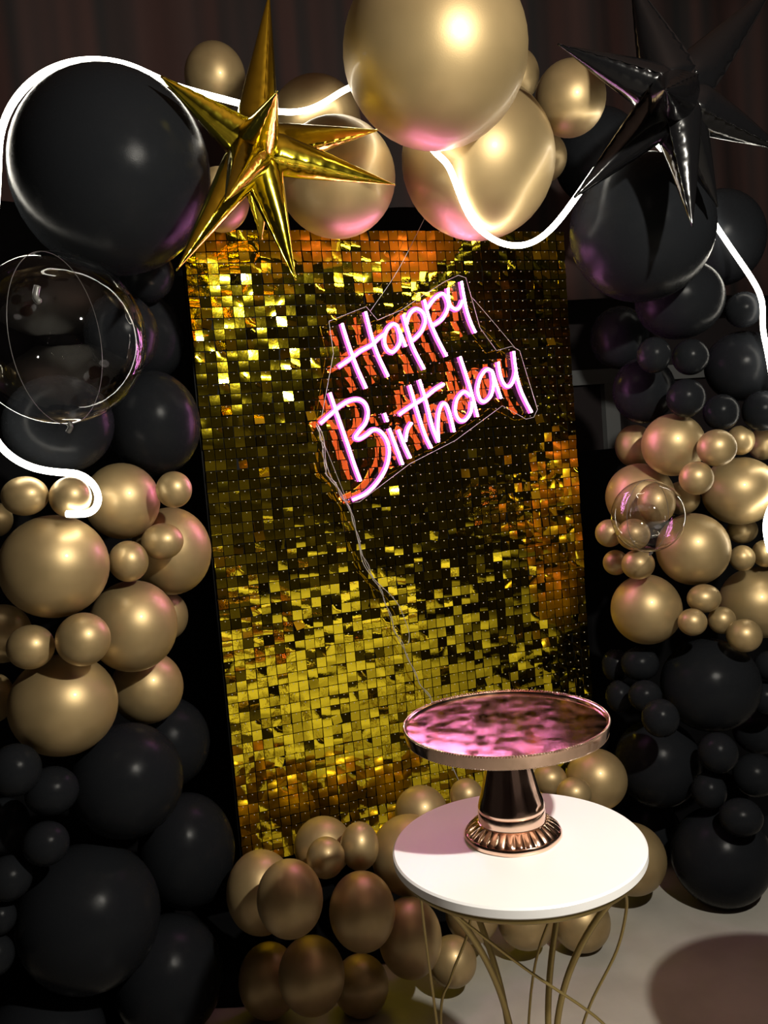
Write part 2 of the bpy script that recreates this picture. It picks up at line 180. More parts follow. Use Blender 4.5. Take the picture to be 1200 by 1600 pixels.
LETTERS = [
 ('capital_h',[[(0.4167,-0.0550,1.8476),(0.4303,-0.0550,1.7913),(0.4504,-0.0550,1.7238),(0.4743,-0.0550,1.6614)],[(0.4904,-0.0550,1.8785),(0.5035,-0.0550,1.8098),(0.5185,-0.0550,1.7542),(0.5446,-0.0550,1.6915)],[(0.3964,-0.0550,1.7264),(0.4330,-0.0550,1.7474),(0.4672,-0.0550,1.7687),(0.5013,-0.0550,1.7839),(0.5260,-0.0550,1.8029),(0.5434,-0.0550,1.8130)]]),
 ('letter_a',[[(0.5885,-0.0550,1.8326),(0.5723,-0.0550,1.8410),(0.5508,-0.0550,1.8233),(0.5417,-0.0550,1.7932),(0.5495,-0.0550,1.7682),(0.5656,-0.0550,1.7614),(0.5856,-0.0550,1.7791),(0.5927,-0.0550,1.8034),(0.5869,-0.0550,1.8308),(0.5968,-0.0550,1.8046),(0.6071,-0.0550,1.7751)]]),
 ('letter_p',[[(0.6065,-0.0550,1.8671),(0.6201,-0.0550,1.8099),(0.6318,-0.0550,1.7685),(0.6605,-0.0550,1.7068)],[(0.6137,-0.0550,1.8373),(0.6287,-0.0550,1.8702),(0.6501,-0.0550,1.8826),(0.6696,-0.0550,1.8709),(0.6747,-0.0550,1.8456),(0.6622,-0.0550,1.8190),(0.6389,-0.0550,1.7975),(0.6240,-0.0550,1.7906)]]),
 ('letter_p',[[(0.6767,-0.0550,1.9079),(0.6878,-0.0550,1.8555),(0.7063,-0.0550,1.8034),(0.7358,-0.0550,1.7417)],[(0.6850,-0.0550,1.8836),(0.7100,-0.0550,1.9109),(0.7373,-0.0550,1.9246),(0.7512,-0.0550,1.9053),(0.7509,-0.0550,1.8813),(0.7334,-0.0550,1.8542),(0.7092,-0.0550,1.8380),(0.6912,-0.0550,1.8330)]]),
 ('letter_y',[[(0.7557,-0.0550,1.9399),(0.7556,-0.0550,1.9156),(0.7595,-0.0550,1.8914),(0.7738,-0.0550,1.8788),(0.7894,-0.0550,1.8837),(0.8006,-0.0550,1.9033)],[(0.8017,-0.0550,1.9595),(0.8062,-0.0550,1.9183),(0.8122,-0.0550,1.8765),(0.8232,-0.0550,1.8377),(0.8365,-0.0550,1.8073)]]),
 ('capital_b',[[(0.3634,-0.0550,1.6546),(0.3792,-0.0550,1.5953),(0.4033,-0.0550,1.5062),(0.4193,-0.0550,1.4439),(0.4332,-0.0550,1.3968)],[(0.3281,-0.0550,1.5704),(0.3617,-0.0550,1.5948),(0.3879,-0.0550,1.6131),(0.4177,-0.0550,1.6279),(0.4464,-0.0550,1.6312),(0.4668,-0.0550,1.6182),(0.4737,-0.0550,1.5923),(0.4640,-0.0550,1.5625),(0.4422,-0.0550,1.5404),(0.4282,-0.0550,1.5230),(0.4408,-0.0550,1.5175),(0.4627,-0.0550,1.5269),(0.4856,-0.0550,1.5406),(0.5069,-0.0550,1.5340),(0.5248,-0.0550,1.5069),(0.5291,-0.0550,1.4723),(0.5162,-0.0550,1.4288),(0.4872,-0.0550,1.3901),(0.4482,-0.0550,1.3594),(0.4053,-0.0550,1.3448)]]),
 ('letter_i',[[(0.5240,-0.0550,1.5857),(0.5313,-0.0550,1.5613)],[(0.5349,-0.0550,1.5406),(0.5539,-0.0550,1.4807),(0.5685,-0.0550,1.4327)]]),
 ('letter_r',[[(0.5639,-0.0550,1.5349),(0.5772,-0.0550,1.4926),(0.5945,-0.0550,1.4496)],[(0.5833,-0.0550,1.4991),(0.5918,-0.0550,1.5327),(0.6072,-0.0550,1.5525)]]),
 ('letter_t',[[(0.6102,-0.0550,1.6625),(0.6295,-0.0550,1.5787),(0.6469,-0.0550,1.5150),(0.6645,-0.0550,1.4737)],[(0.5697,-0.0550,1.5793),(0.6087,-0.0550,1.6007),(0.6559,-0.0550,1.6238),(0.6881,-0.0550,1.6444),(0.7201,-0.0550,1.6599)]]),
 ('letter_h',[[(0.6421,-0.0550,1.6764),(0.6592,-0.0550,1.6089),(0.6723,-0.0550,1.5379),(0.6892,-0.0550,1.4899)],[(0.6892,-0.0550,1.4899),(0.6904,-0.0550,1.5322),(0.6967,-0.0550,1.5737),(0.7104,-0.0550,1.6006),(0.7240,-0.0550,1.5963),(0.7344,-0.0550,1.5607),(0.7424,-0.0550,1.5160)]]),
 ('letter_d',[[(0.8035,-0.0550,1.6196),(0.7849,-0.0550,1.6330),(0.7597,-0.0550,1.6117),(0.7512,-0.0550,1.5770),(0.7626,-0.0550,1.5499),(0.7822,-0.0550,1.5486),(0.8017,-0.0550,1.5702),(0.8081,-0.0550,1.6016)],[(0.7797,-0.0550,1.7383),(0.7965,-0.0550,1.6796),(0.8114,-0.0550,1.6191),(0.8241,-0.0550,1.5561)]]),
 ('letter_a',[[(0.8844,-0.0550,1.6894),(0.8651,-0.0550,1.6956),(0.8434,-0.0550,1.6738),(0.8307,-0.0550,1.6392),(0.8345,-0.0550,1.6106),(0.8494,-0.0550,1.5990),(0.8736,-0.0550,1.6154),(0.8852,-0.0550,1.6512),(0.8843,-0.0550,1.6881),(0.8958,-0.0550,1.6468),(0.9081,-0.0550,1.6062)]]),
 ('letter_y',[[(0.9067,-0.0550,1.7166),(0.9115,-0.0550,1.6737),(0.9254,-0.0550,1.6445),(0.9437,-0.0550,1.6435),(0.9598,-0.0550,1.6677),(0.9656,-0.0550,1.6899)],[(0.9616,-0.0550,1.7462),(0.9667,-0.0550,1.6781),(0.9808,-0.0550,1.6199),(1.0113,-0.0550,1.5564)]]),
]
ACRYLIC = [(0.3836,-0.0430,1.8572),(0.4995,-0.0430,1.8957),(0.5317,-0.0430,1.8563),(0.6103,-0.0430,1.8837),(0.6790,-0.0430,1.9229),(0.7551,-0.0430,1.9628),(0.8009,-0.0430,1.9809),(0.8258,-0.0430,1.9731),(0.8613,-0.0430,1.8234),(0.9125,-0.0430,1.7520),(0.9667,-0.0430,1.7634),(0.9924,-0.0430,1.7487),(1.0421,-0.0430,1.5640),(1.0267,-0.0430,1.5411),(0.9990,-0.0430,1.5370),(0.9194,-0.0430,1.5837),(0.7528,-0.0430,1.4901),(0.5969,-0.0430,1.4318),(0.4311,-0.0430,1.3358),(0.3955,-0.0430,1.3338),(0.3229,-0.0430,1.5614),(0.3389,-0.0430,1.5912),(0.3890,-0.0430,1.7666)]
CORD_A = [(0.3188,-0.0450,1.5676),(0.3304,-0.0450,1.5246),(0.3332,-0.0450,1.4821),(0.3371,-0.0450,1.4266),(0.3684,-0.0450,1.3767),(0.3986,-0.0450,1.3091),(0.4163,-0.0450,1.2247),(0.4350,-0.0450,1.1481),(0.4665,-0.0450,1.0823),(0.4906,-0.0450,1.0078),(0.5103,-0.0450,0.9333),(0.5421,-0.0450,0.8561),(0.5735,-0.0450,0.7688),(0.6080,-0.0450,0.7122),(0.6233,-0.0450,0.6585),(0.6274,-0.0500,0.5849),(0.7000,-0.0500,0.3500),(0.7200,-0.0600,0.0120)]
CORD_B = [(0.3239,-0.0500,1.5671),(0.3374,-0.0500,1.5218),(0.3366,-0.0500,1.4775),(0.3444,-0.0500,1.4260),(0.3769,-0.0500,1.3631),(0.4049,-0.0500,1.2957),(0.4128,-0.0500,1.2298),(0.4264,-0.0500,1.1497),(0.4612,-0.0500,1.0969),(0.5124,-0.0500,1.0367),(0.5364,-0.0500,0.9841),(0.5505,-0.0500,0.9235),(0.5435,-0.0500,0.8975)]
HANG_WIRES = [[(0.5074,-0.0500,1.8798),(0.6050,-0.0500,1.9968),(0.6892,-0.0800,2.1397)],[(0.8389,-0.0500,1.9128),(0.9126,-0.0500,1.8285),(0.9755,-0.0500,1.7544)]]
GOLD_STAR = ((0.0915,-0.5200,2.1742),[(0.1619,-0.5000,2.5236),(-0.1048,-0.5600,2.3009),(0.4331,-0.4200,2.2618),(0.4122,-0.5400,2.0968),(0.1474,-0.5600,1.8792),(-0.1172,-0.6000,1.8952),(0.0739,-0.8000,2.1906),(-0.0380,-0.7600,1.9940),(0.1143,-0.4200,2.0000)])
BLACK_STAR = ((1.0513,-0.7400,2.2547),[(0.7804,-0.6800,2.3798),(0.9928,-0.6800,2.5451),(1.4352,-0.6800,2.5820),(1.3852,-0.7400,2.1419),(1.0338,-0.8000,1.9419),(0.7736,-0.7200,2.0254),(1.2166,-0.6800,2.0201),(0.7752,-1.0500,2.1403)])
# table check
# ------------------------------------------------------------------ helpers
def mat(name, base=(0.5, 0.5, 0.5), rough=0.5, metal=0.0, spec=0.5, coat=0.0, coat_rough=0.1, sheen=0.0, emit=None, strength=0.0):
    m = bpy.data.materials.new(name)
    m.use_nodes = True
    b = m.node_tree.nodes['Principled BSDF']
    b.inputs['Base Color'].default_value = (*base, 1)
    b.inputs['Roughness'].default_value = rough
    b.inputs['Metallic'].default_value = metal
    b.inputs['Specular IOR Level'].default_value = spec
    b.inputs['Coat Weight'].default_value = coat
    b.inputs['Coat Roughness'].default_value = coat_rough
    if sheen: b.inputs['Sheen Weight'].default_value = sheen
    if emit:
        b.inputs['Emission Color'].default_value = (*emit, 1)
        b.inputs['Emission Strength'].default_value = strength
    return m

def noise_on(m, sock, lo, hi, scale, detail=3.0, coord='Object', stretch=None, a=0.35, b=0.65):
    """drive a Principled input by a noise between lo and hi (floats or colours)"""
    nt = m.node_tree
    bs = nt.nodes['Principled BSDF']
    tc = nt.nodes.new('ShaderNodeTexCoord')
    n = nt.nodes.new('ShaderNodeTexNoise')
    n.inputs['Scale'].default_value = scale
    n.inputs['Detail'].default_value = detail
    if stretch:
        mp = nt.nodes.new('ShaderNodeMapping')
        mp.inputs['Scale'].default_value = stretch
        nt.links.new(tc.outputs[coord], mp.inputs[0]); nt.links.new(mp.outputs[0], n.inputs['Vector'])
    else:
        nt.links.new(tc.outputs[coord], n.inputs['Vector'])
    r = nt.nodes.new('ShaderNodeValToRGB')
    r.color_ramp.elements[0].position, r.color_ramp.elements[1].position = a, b
    c = lambda v: (*v, 1) if isinstance(v, tuple) else (v, v, v, 1)
    r.color_ramp.elements[0].color, r.color_ramp.elements[1].color = c(lo), c(hi)
    nt.links.new(n.outputs['Fac'], r.inputs[0])
    nt.links.new(r.outputs[0], bs.inputs[sock])
    return n

def bump_on(m, scale, strength, dist=0.002, detail=3.0, stretch=None):
    nt = m.node_tree
    tc = nt.nodes.new('ShaderNodeTexCoord')
    n = nt.nodes.new('ShaderNodeTexNoise')
    n.inputs['Scale'].default_value, n.inputs['Detail'].default_value = scale, detail
    bp = nt.nodes.new('ShaderNodeBump')
    bp.inputs['Strength'].default_value, bp.inputs['Distance'].default_value = strength, dist
    if stretch:
        mp = nt.nodes.new('ShaderNodeMapping'); mp.inputs['Scale'].default_value = stretch
        nt.links.new(tc.outputs['Object'], mp.inputs[0]); nt.links.new(mp.outputs[0], n.inputs['Vector'])
    else:
        nt.links.new(tc.outputs['Object'], n.inputs['Vector'])
    nt.links.new(n.outputs['Fac'], bp.inputs['Height'])
    nt.links.new(bp.outputs[0], m.node_tree.nodes['Principled BSDF'].inputs['Normal'])

def clear_film(name, tint, boost):
    """thin clear film: what is behind shows through, the rest mirrors by Fresnel"""
    m = bpy.data.materials.new(name)
    m.use_nodes = True
    nt = m.node_tree
    nt.nodes.remove(nt.nodes['Principled BSDF'])
    t = nt.nodes.new('ShaderNodeBsdfTransparent'); t.inputs[0].default_value = (*tint, 1)
    g = nt.nodes.new('ShaderNodeBsdfGlossy'); g.inputs['Roughness'].default_value = 0.02
    fr = nt.nodes.new('ShaderNodeLayerWeight'); fr.inputs['Blend'].default_value = 0.5
    pw = nt.nodes.new('ShaderNodeMath'); pw.operation = 'POWER'; pw.inputs[1].default_value = 5.0
    mu = nt.nodes.new('ShaderNodeMath'); mu.operation = 'MULTIPLY_ADD'; mu.inputs[1].default_value = 0.55 * boost; mu.inputs[2].default_value = 0.045 * boost; mu.use_clamp = True
    nt.links.new(fr.outputs['Facing'], pw.inputs[0])
    mx = nt.nodes.new('ShaderNodeMixShader')
    nt.links.new(pw.outputs[0], mu.inputs[0]); nt.links.new(mu.outputs[0], mx.inputs[0])
    nt.links.new(t.outputs[0], mx.inputs[1]); nt.links.new(g.outputs[0], mx.inputs[2])
    nt.links.new(mx.outputs[0], nt.nodes['Material Output'].inputs[0])
    tc = nt.nodes.new('ShaderNodeTexCoord'); n = nt.nodes.new('ShaderNodeTexNoise'); n.inputs['Scale'].default_value = 3.0
    n.inputs['Detail'].default_value = 4.0
    bp = nt.nodes.new('ShaderNodeBump'); bp.inputs['Strength'].default_value = 0.25; bp.inputs['Distance'].default_value = 0.02
    nt.links.new(tc.outputs['Object'], n.inputs['Vector']); nt.links.new(n.outputs['Fac'], bp.inputs['Height'])
    nt.links.new(bp.outputs[0], g.inputs['Normal'])
    return m

def smooth(me, on=True):
    me.polygons.foreach_set('use_smooth', [on] * len(me.polygons))

def mesh_obj(name, verts, faces, m, parent=None, smooth_=True):
    me = bpy.data.meshes.new(name)
    me.from_pydata([tuple(v) for v in verts], [], faces)
    me.update()
    smooth(me, smooth_)
    if m: me.materials.append(m)
    return link(name, me, parent)

def link(name, me, parent=None):
    o = bpy.data.objects.new(name, me)
    COL.objects.link(o)
    if parent is not None: o.parent = parent
    return o

def empty(name, loc, rz=0.0):
    o = bpy.data.objects.new(name, None)
    o.empty_display_size = 0.05
    o.location = loc
    o.rotation_euler = (0, 0, rz)
    COL.objects.link(o)
    return o

def tag(o, label, cat, group=None, kind=None):
    o['label'] = label
    if cat: o['category'] = cat
    if group: o['group'] = group
    if kind: o['kind'] = kind
    return o

def struct(o, label=None):
    o['kind'] = 'structure'
    if label: o['label'] = label
    return o

class MB:
    def __init__(s): s.v, s.f = [], []
    def add(s, v, f):
        b = len(s.v)
        s.v += [tuple(p) for p in v]; s.f += [tuple(b + i for i in q) for q in f]
    def box(s, lo, hi):
        x0, y0, z0 = lo; x1, y1, z1 = hi
        s.add([(x0,y0,z0),(x1,y0,z0),(x1,y1,z0),(x0,y1,z0),(x0,y0,z1),(x1,y0,z1),(x1,y1,z1),(x0,y1,z1)],
              [(0,3,2,1),(4,5,6,7),(0,1,5,4),(1,2,6,5),(2,3,7,6),(3,0,4,7)])
    def tube(s, pts, r, n=10, cap=True, squash=None):
        pts = [Vector(p) for p in pts]
        rr = r if isinstance(r, (list, tuple)) else [r] * len(pts)
        t0 = (pts[1] - pts[0]).normalized()
        a = t0.orthogonal().normalized()
        base = len(s.v); k = len(pts)
        for i, p in enumerate(pts):
            t = (pts[min(i+1, k-1)] - pts[max(i-1, 0)]).normalized()
            a = (a - t * a.dot(t)).normalized(); b = t.cross(a)
            for j in range(n):
                w = 2 * math.pi * j / n
                s.v.append(tuple(p + (a * math.cos(w) + b * math.sin(w)) * rr[i]))
        for i in range(k - 1):
            for j in range(n):
                s.f.append((base+i*n+j, base+i*n+(j+1) % n, base+(i+1)*n+(j+1) % n, base+(i+1)*n+j))
        if cap:
            s.f.append(tuple(base + j for j in reversed(range(n))))
            s.f.append(tuple(base + (k-1)*n + j for j in range(n)))
    def lathe(s, prof, n=64, c=(0, 0), mod=None, close=False):
        base = len(s.v); k = len(prof)
        for i, (r, z) in enumerate(prof):
            for j in range(n):
                w = 2 * math.pi * j / n
                q = r * (mod(i, w) if mod else 1.0)
                s.v.append((c[0] + q * math.cos(w), c[1] + q * math.sin(w), z))
        for i in range(k - 1 if not close else k):
            for j in range(n):
                i2 = (i + 1) % k
                s.f.append((base+i*n+j, base+i*n+(j+1) % n, base+i2*n+(j+1) % n, base+i2*n+j))
        if not close:
            if prof[0][0] > 1e-4: s.f.append(tuple(base + j for j in reversed(range(n))))
            if prof[-1][0] > 1e-4: s.f.append(tuple(base + (k-1)*n + j for j in range(n)))
    def obj(s, name, m, parent=None, sm=True):
        return mesh_obj(name, s.v, s.f, m, parent, sm)

def spline(pts, per=6, closed=False):
    p = [Vector(q) for q in pts]
    out = []
    n = len(p)
    for i in range(n - 1):
        a, b, c, d = p[max(i-1, 0)], p[i], p[i+1], p[min(i+2, n-1)]
        for k in range(per):
            t = k / per
            out.append(0.5 * ((2*b) + (c-a)*t + (2*a-5*b+4*c-d)*t*t + (3*b-a-3*c+d)*t*t*t))
    out.append(p[-1])
    return out

def autosmooth(o, deg=40):
    bm = bmesh.new(); bm.from_mesh(o.data)
    for e in bm.edges:
        if len(e.link_faces) == 2 and e.calc_face_angle(0) > math.radians(deg): e.smooth = False
    bm.to_mesh(o.data); bm.free()
    return o

# ------------------------------------------------------------------ materials
M = {}
M['floor'] = mat('pale_vinyl_floor', (0.62, 0.58, 0.54), 0.35, spec=0.4)
noise_on(M['floor'], 'Base Color', (0.30, 0.285, 0.25), (0.37, 0.35, 0.315), 5.0, 5.0)
M['wall'] = mat('dark_maroon_wall', (0.010, 0.0055, 0.0065), 0.8)
M['ceiling'] = mat('brown_ceiling', (0.10, 0.055, 0.04), 0.8)
M['cream'] = mat('dull_cream_paint', (0.13, 0.135, 0.135), 0.7)
M['curtain'] = mat('brown_curtain_cloth', (0.055, 0.024, 0.020), 0.8)
noise_on(M['curtain'], 'Base Color', (0.005, 0.0042, 0.0048), (0.038, 0.0135, 0.011), 9.0, 1.0, stretch=(1, 0.3, 0.02))
M['drape'] = mat('black_drape_cloth', (0.004, 0.004, 0.0045), 0.95, spec=0.05)
M['gold'] = mat('chrome_gold_latex', (0.40, 0.30, 0.15), 0.45, metal=0.64, coat=0.13, coat_rough=0.10)
noise_on(M['gold'], 'Base Color', (0.360, 0.262, 0.125), (0.420, 0.306, 0.149), 1.6, 2.0)
bump_on(M['gold'], 90, 0.04, 0.004)
M['black'] = mat('matte_black_latex', (0.0085, 0.0094, 0.0110), 0.26, spec=0.04)
noise_on(M['black'], 'Roughness', 0.20, 0.30, 6.0, 4.0)
bump_on(M['black'], 120, 0.05, 0.004)
M['bubble'] = clear_film('clear_bubble_film', (0.96, 0.965, 0.97), 1.0)
M['bubble_small'] = clear_film('small_clear_bubble_film', (0.94, 0.93, 0.93), 2.2)
M['bubble_valve'] = mat('cloudy_vinyl', (0.09, 0.09, 0.085), 0.3, spec=0.4)
M['acrylic'] = clear_film('clear_acrylic', (0.98, 0.975, 0.975), 0.6)
M['foil_gold'] = mat('gold_foil', (0.84, 0.67, 0.05), 0.13, metal=1.0)
bump_on(M['foil_gold'], 9, 0.25, 0.02, 3.0)
M['foil_black'] = mat('black_foil', (0.004, 0.004, 0.0045), 0.13, spec=0.4)
bump_on(M['foil_black'], 9, 0.2, 0.02, 3.0)
M['sequin'] = mat('gold_mirror_film', (0.88, 0.69, 0.03), 0.045, metal=1.0)
bump_on(M['sequin'], 70, 0.05, 0.003, 2.0)
M['grid'] = mat('dark_plastic_grid', (0.0035, 0.0035, 0.0035), 0.6, spec=0.1)
M['pin'] = mat('pale_plastic_rivet', (0.62, 0.62, 0.66), 0.3)
M['neon_core'] = mat('neon_tube_face', (0.9, 0.8, 0.9), 0.4, emit=(1.0, 0.32, 0.82), strength=33.0)
M['neon_sleeve'] = mat('neon_tube_sleeve', (0.10, 0.012, 0.08), 0.5, emit=(1.0, 0.17, 0.78), strength=1.0)
M['strip'] = mat('white_light_strip', (0.9, 0.9, 0.9), 0.4, emit=(1.0, 0.94, 0.80), strength=15.0)
M['cord'] = mat('clear_silver_cord', (0.45, 0.42, 0.40), 0.3, metal=0.2)
M['copper'] = mat('rose_gold_chrome', (0.86, 0.60, 0.46), 0.10, metal=1.0)
noise_on(M['copper'], 'Roughness', 0.06, 0.20, 30.0, 4.0)
M['tray'] = mat('scratched_rose_gold_tray', (0.96, 0.76, 0.68), 0.3, metal=1.0)
noise_on(M['tray'], 'Roughness', 0.22, 0.42, 26.0, 5.0, stretch=(1, 2.5, 1))
bump_on(M['tray'], 60, 0.015, 0.003)
M['white'] = mat('white_lacquer', (0.82, 0.82, 0.82), 0.35)
M['brass'] = mat('gold_painted_metal', (0.36, 0.27, 0.10), 0.38, metal=0.75)

# ------------------------------------------------------------------ the room
def slab(name, lo, hi, m, label):
    b = MB(); b.box(lo, hi)
    return struct(b.obj(name, m, None, False), label)
slab('floor', (-4, -7, -0.12), (4.6, 2.2, 0.0), M['floor'], 'pale scuffed vinyl floor')
slab('wall_back', (-4, 1.70, 0.0), (4.6, 1.82, 3.7), M['wall'], 'dark maroon wall behind the balloon arch')
slab('wall_left', (-4.12, -7, 0.0), (-4, 2.2, 3.7), M['wall'], 'dark side wall')
slab('wall_right', (4.6, -7, 0.0), (4.72, 2.2, 3.7), M['wall'], 'dark side wall opposite')
slab('wall_front', (-4, -7.12, 0.0), (4.6, -7, 3.7), M['wall'], 'dark wall behind the camera')
slab('ceiling', (-4, -7, 3.7), (4.6, 2.2, 3.8), M['ceiling'], 'brown ceiling')
slab('trim_1', (1.30, 1.655, 1.705), (4.6, 1.70, 1.785), M['cream'], 'dull cream rail across the dark wall')
slab('trim_2', (2.47, 1.66, 1.27), (2.56, 1.70, 1.705), M['cream'], 'dull cream upright post under the rail')

def folded(name, x0, x1, z0, z1, y, amp, waves, m, nx, seed, pool=0.0):
    rnd = random.Random(seed)
    ph = [(rnd.uniform(0.6, 1.5) * waves, rnd.uniform(0, 6.28), rnd.uniform(0.4, 1.0)) for _ in range(4)]
    nz = 8
    v, f = [], []
    for k in range(nz + 1):
        z = z0 + (z1 - z0) * k / nz
        for i in range(nx + 1):
            u = i / nx
            d = sum(a * math.sin(w * 6.283 * u + p + 0.25 * math.sin(2.2 * z + p)) for w, p, a in ph) / 4
            v.append((x0 + (x1 - x0) * u, y + amp * d, z))
    if pool:
        # the cloth runs on over the floor in shallow waves
        extra = []
        for k in range(6, 0, -1):
            s = k / 6
            for i in range(nx + 1):
                x, yy, z = v[i]
                extra.append((x + 0.02 * math.sin(5 * s + x * 9), yy - pool * s * (1 + 0.12 * math.sin(3.1 * x + 1)), 0.004 + 0.006 * (0.5 + 0.5 * math.sin(x * 23 + s * 7))))
        v = extra + v
        nz += 6
    for k in range(nz):
        for i in range(nx):
            a = k * (nx + 1) + i
            f.append((a, a + 1, a + nx + 2, a + nx + 1))
    o = mesh_obj(name, v, f, m)
    md = o.modifiers.new('thick', 'SOLIDIFY'); md.thickness = 0.004
    return o
tag(folded('curtain', -2.0, 4.2, 2.08, 3.66, 1.15, 0.13, 17, M['curtain'], 320, 3),
    'brown pleated curtain hanging in shadow above and behind the balloon arch', 'curtain')
tag(folded('black_drape', 1.31, 3.4, 0.006, 1.40, 0.46, 0.03, 9, M['drape'], 90, 8, 0.42),
    'low black cloth hanging before the dark wall, filling the gap beside the shimmer wall', 'drape')
tag(folded('backdrop_drape', -1.6, 1.28, 0.006, 2.30, 0.42, 0.03, 9, M['drape'], 120, 5, 0.52),
    'black cloth drape hanging right behind shimmer wall and balloons', 'drape')

# ------------------------------------------------------------------ balloons
def balloon_mesh(name, m, seg=44, rings=26):
    """unit balloon, nozzle along +Y"""
    v, f = [], []
    prof = []
    for i in range(rings):
        w = math.pi * i / (rings - 1) * 0.93
        r, y = math.sin(w), -math.cos(w)
        if y > 0: r *= 1 - 0.05 * y * y; y *= 1.02
        prof.append((r, y))
    r0, y0 = prof[-1]
    prof += [(r0 * 0.62, y0 + 0.035), (0.075, y0 + 0.08), (0.055, y0 + 0.115), (0.085, y0 + 0.15), (0.08, y0 + 0.17), (0.0, y0 + 0.165)]
    v.append((0, -1, 0))
    for r, y in prof[1:-1]:
        for j in range(seg):
            a = 2 * math.pi * j / seg
            v.append((r * math.cos(a), y, r * math.sin(a)))
    v.append((0, prof[-1][1], 0))
    n = len(prof) - 2
    for j in range(seg):
        f.append((0, 1 + j, 1 + (j + 1) % seg))
        e = 1 + (n - 1) * seg
        f.append((len(v) - 1, e + (j + 1) % seg, e + j))
    for i in range(n - 1):
        for j in range(seg):
            a, b = 1 + i * seg + j, 1 + i * seg + (j + 1) % seg
            f.append((a, a + seg, b + seg, b))
    me = bpy.data.meshes.new(name)
    me.from_pydata(v, [], f); me.update(); smooth(me); me.materials.append(m)
    return me
GOLD_ME = balloon_mesh('gold_balloon', M['gold'])
BLACK_ME = balloon_mesh('black_balloon', M['black'])

TURN = {'B40': (-0.1, 0, -1.35), 'B14': (0, 0, -1.15), 'B37': (0, 0, 0.6), 'B67': (-1.0, 0, -0.3), 'K6': (0, 0, 0.6), 'B31b': (0, 0, -1.4)}
def clear_bubble(name, loc, a, label, big):
    root = tag(empty(name, loc), label, 'balloon', 'clear bubble balloons')
    n, k = 64, 40
    b = MB()
    prof = []
    for i in range(k + 1):
        w = math.pi * i / k
        prof.append((max(1e-5, a * math.sin(w)), -a * math.cos(w)))
    b.lathe(prof, n)
    sh = b.obj('film', M['bubble'] if big else M['bubble_small'], root)
    # seam ring all round the bubble, slightly proud
    t = MB()
    tilt = Matrix.Rotation(math.radians(58 if big else 20), 4, 'Z')
    ring = [tilt @ Vector((a * 1.001 * math.cos(w), 0, a * 1.001 * math.sin(w))) for w in [2 * math.pi * i / 72 for i in range(73)]]
    t.tube(ring, 0.0006, 6, False)
    t.obj('seam', M['bubble_valve'], root)
    # inflation tail at the base and the flat valve tab inside
    q = MB()
    q.tube(spline([(0, 0, -a * 0.985), (0.004, -0.002, -a * 1.03), (-0.002, 0.003, -a * 1.09)]), a * 0.03, 8)
    q.obj('neck', M['bubble_valve'], root)
    if big:
        q = MB()
        q.tube(spline([(-0.03, -0.148, 0.075), (-0.035, -0.150, 0.055), (-0.028, -0.154, 0.045)], 4), [0.006] * 8 + [0.003], 6)
        q.obj('valve', M['bubble_valve'], root)
    return root

for bid, kind, P, a, c, label in BALLOONS:
    if kind == 'clear':
        clear_bubble('bubble_balloon', P, a, label, a > 0.12)
        continue
    o = link(kind + '_balloon', GOLD_ME if kind == 'gold' else BLACK_ME)
    o.location = P
    o.scale = (a, (a + c) / 2 * 0.985, c)
    r = random.Random(bid)
    o.rotation_euler = TURN.get(bid, (r.uniform(-0.25, 0.25), 0.0, -0.36 + r.uniform(-0.2, 0.2)))
    tag(o, label, 'balloon', kind + ' balloons of the arch')

# ------------------------------------------------------------------ shimmer wall
SEQ = 0.03
wall = tag(empty('shimmer_wall', (0.6, 0, 0)), 'gold sequin shimmer wall panel with small square mirror tiles, behind the neon sign', 'backdrop')
rnd = random.Random(11)
b = MB()
for x in (0.004, 0.4, 0.8, 1.196): b.box((x - 0.604 - 0.004, 0.004, 0.0), (x - 0.604 + 0.012, 0.024, 2.10))
for z in (0.33, 0.9, 1.5, 2.08): b.box((-0.6, 0.0041, z), (0.6, 0.0239, z + 0.012))
b.obj('frame', M['grid'], wall, False)
bm_panel = MB(); bm_panel.box((-0.1495, -0.001, -0.1495), (0.1495, 0.001, 0.1495))
panel_me = bpy.data.meshes.new('panel'); panel_me.from_pydata(bm_panel.v, [], bm_panel.f); panel_me.materials.append(M['grid'])

def tile_mesh(bend, twist, fold):
    h, n = 0.0139, 3
    v, f = [], []
    for k in range(n + 1):
        for i in range(n + 1):
            u, w = i / n * 2 - 1, k / n * 2 - 1
            y = -bend * (1 - w * w) * 0.5 + twist * u * w * 0.5 + (fold * max(0, u + w - 0.6))
            v.append((u * h, y, w * h))
    for k in range(n):
        for i in range(n):
            a = k * (n + 1) + i
            f.append((a, a + 1, a + n + 2, a + n + 1))
    c0 = (0, n, (n + 1) * (n + 1) - 1, n * (n + 1))
    c = [len(v) + i for i in range(4)]
    v += [v[i] for i in c0]
    bk = len(v)
    for i in c0: v.append((v[i][0], v[i][1] + 0.0005, v[i][2]))
    f.append((bk + 3, bk + 2, bk + 1, bk))
    for i in range(4):
        f.append((c[i], bk + i, bk + (i + 1) % 4, c[(i + 1) % 4]))
    return v, f
shapes = []
for bend, twist, fold in ((0.0002, 0, 0), (0.0002, 0.0003, 0), (0.0006, 0, 0), (-0.0005, 0, 0), (0.0011, 0.0003, 0), (-0.0010, -0.0004, 0), (0.0003, 0.0016, 0), (0.0004, -0.0014, 0), (0.0002, 0, 0.003), (0.0018, 0.0004, 0)):
    shapes.append(tile_mesh(bend, twist, fold))
seq_me = []
for v, f in shapes:
    me = bpy.data.meshes.new('sequin'); me.from_pydata(v, [], f); me.update(); smooth(me); me.materials.append(M['sequin'])
    for p in me.polygons:
        if len(p.vertices) == 4 and p.index >= 9: p.use_smooth = False
    seq_me.append(me)
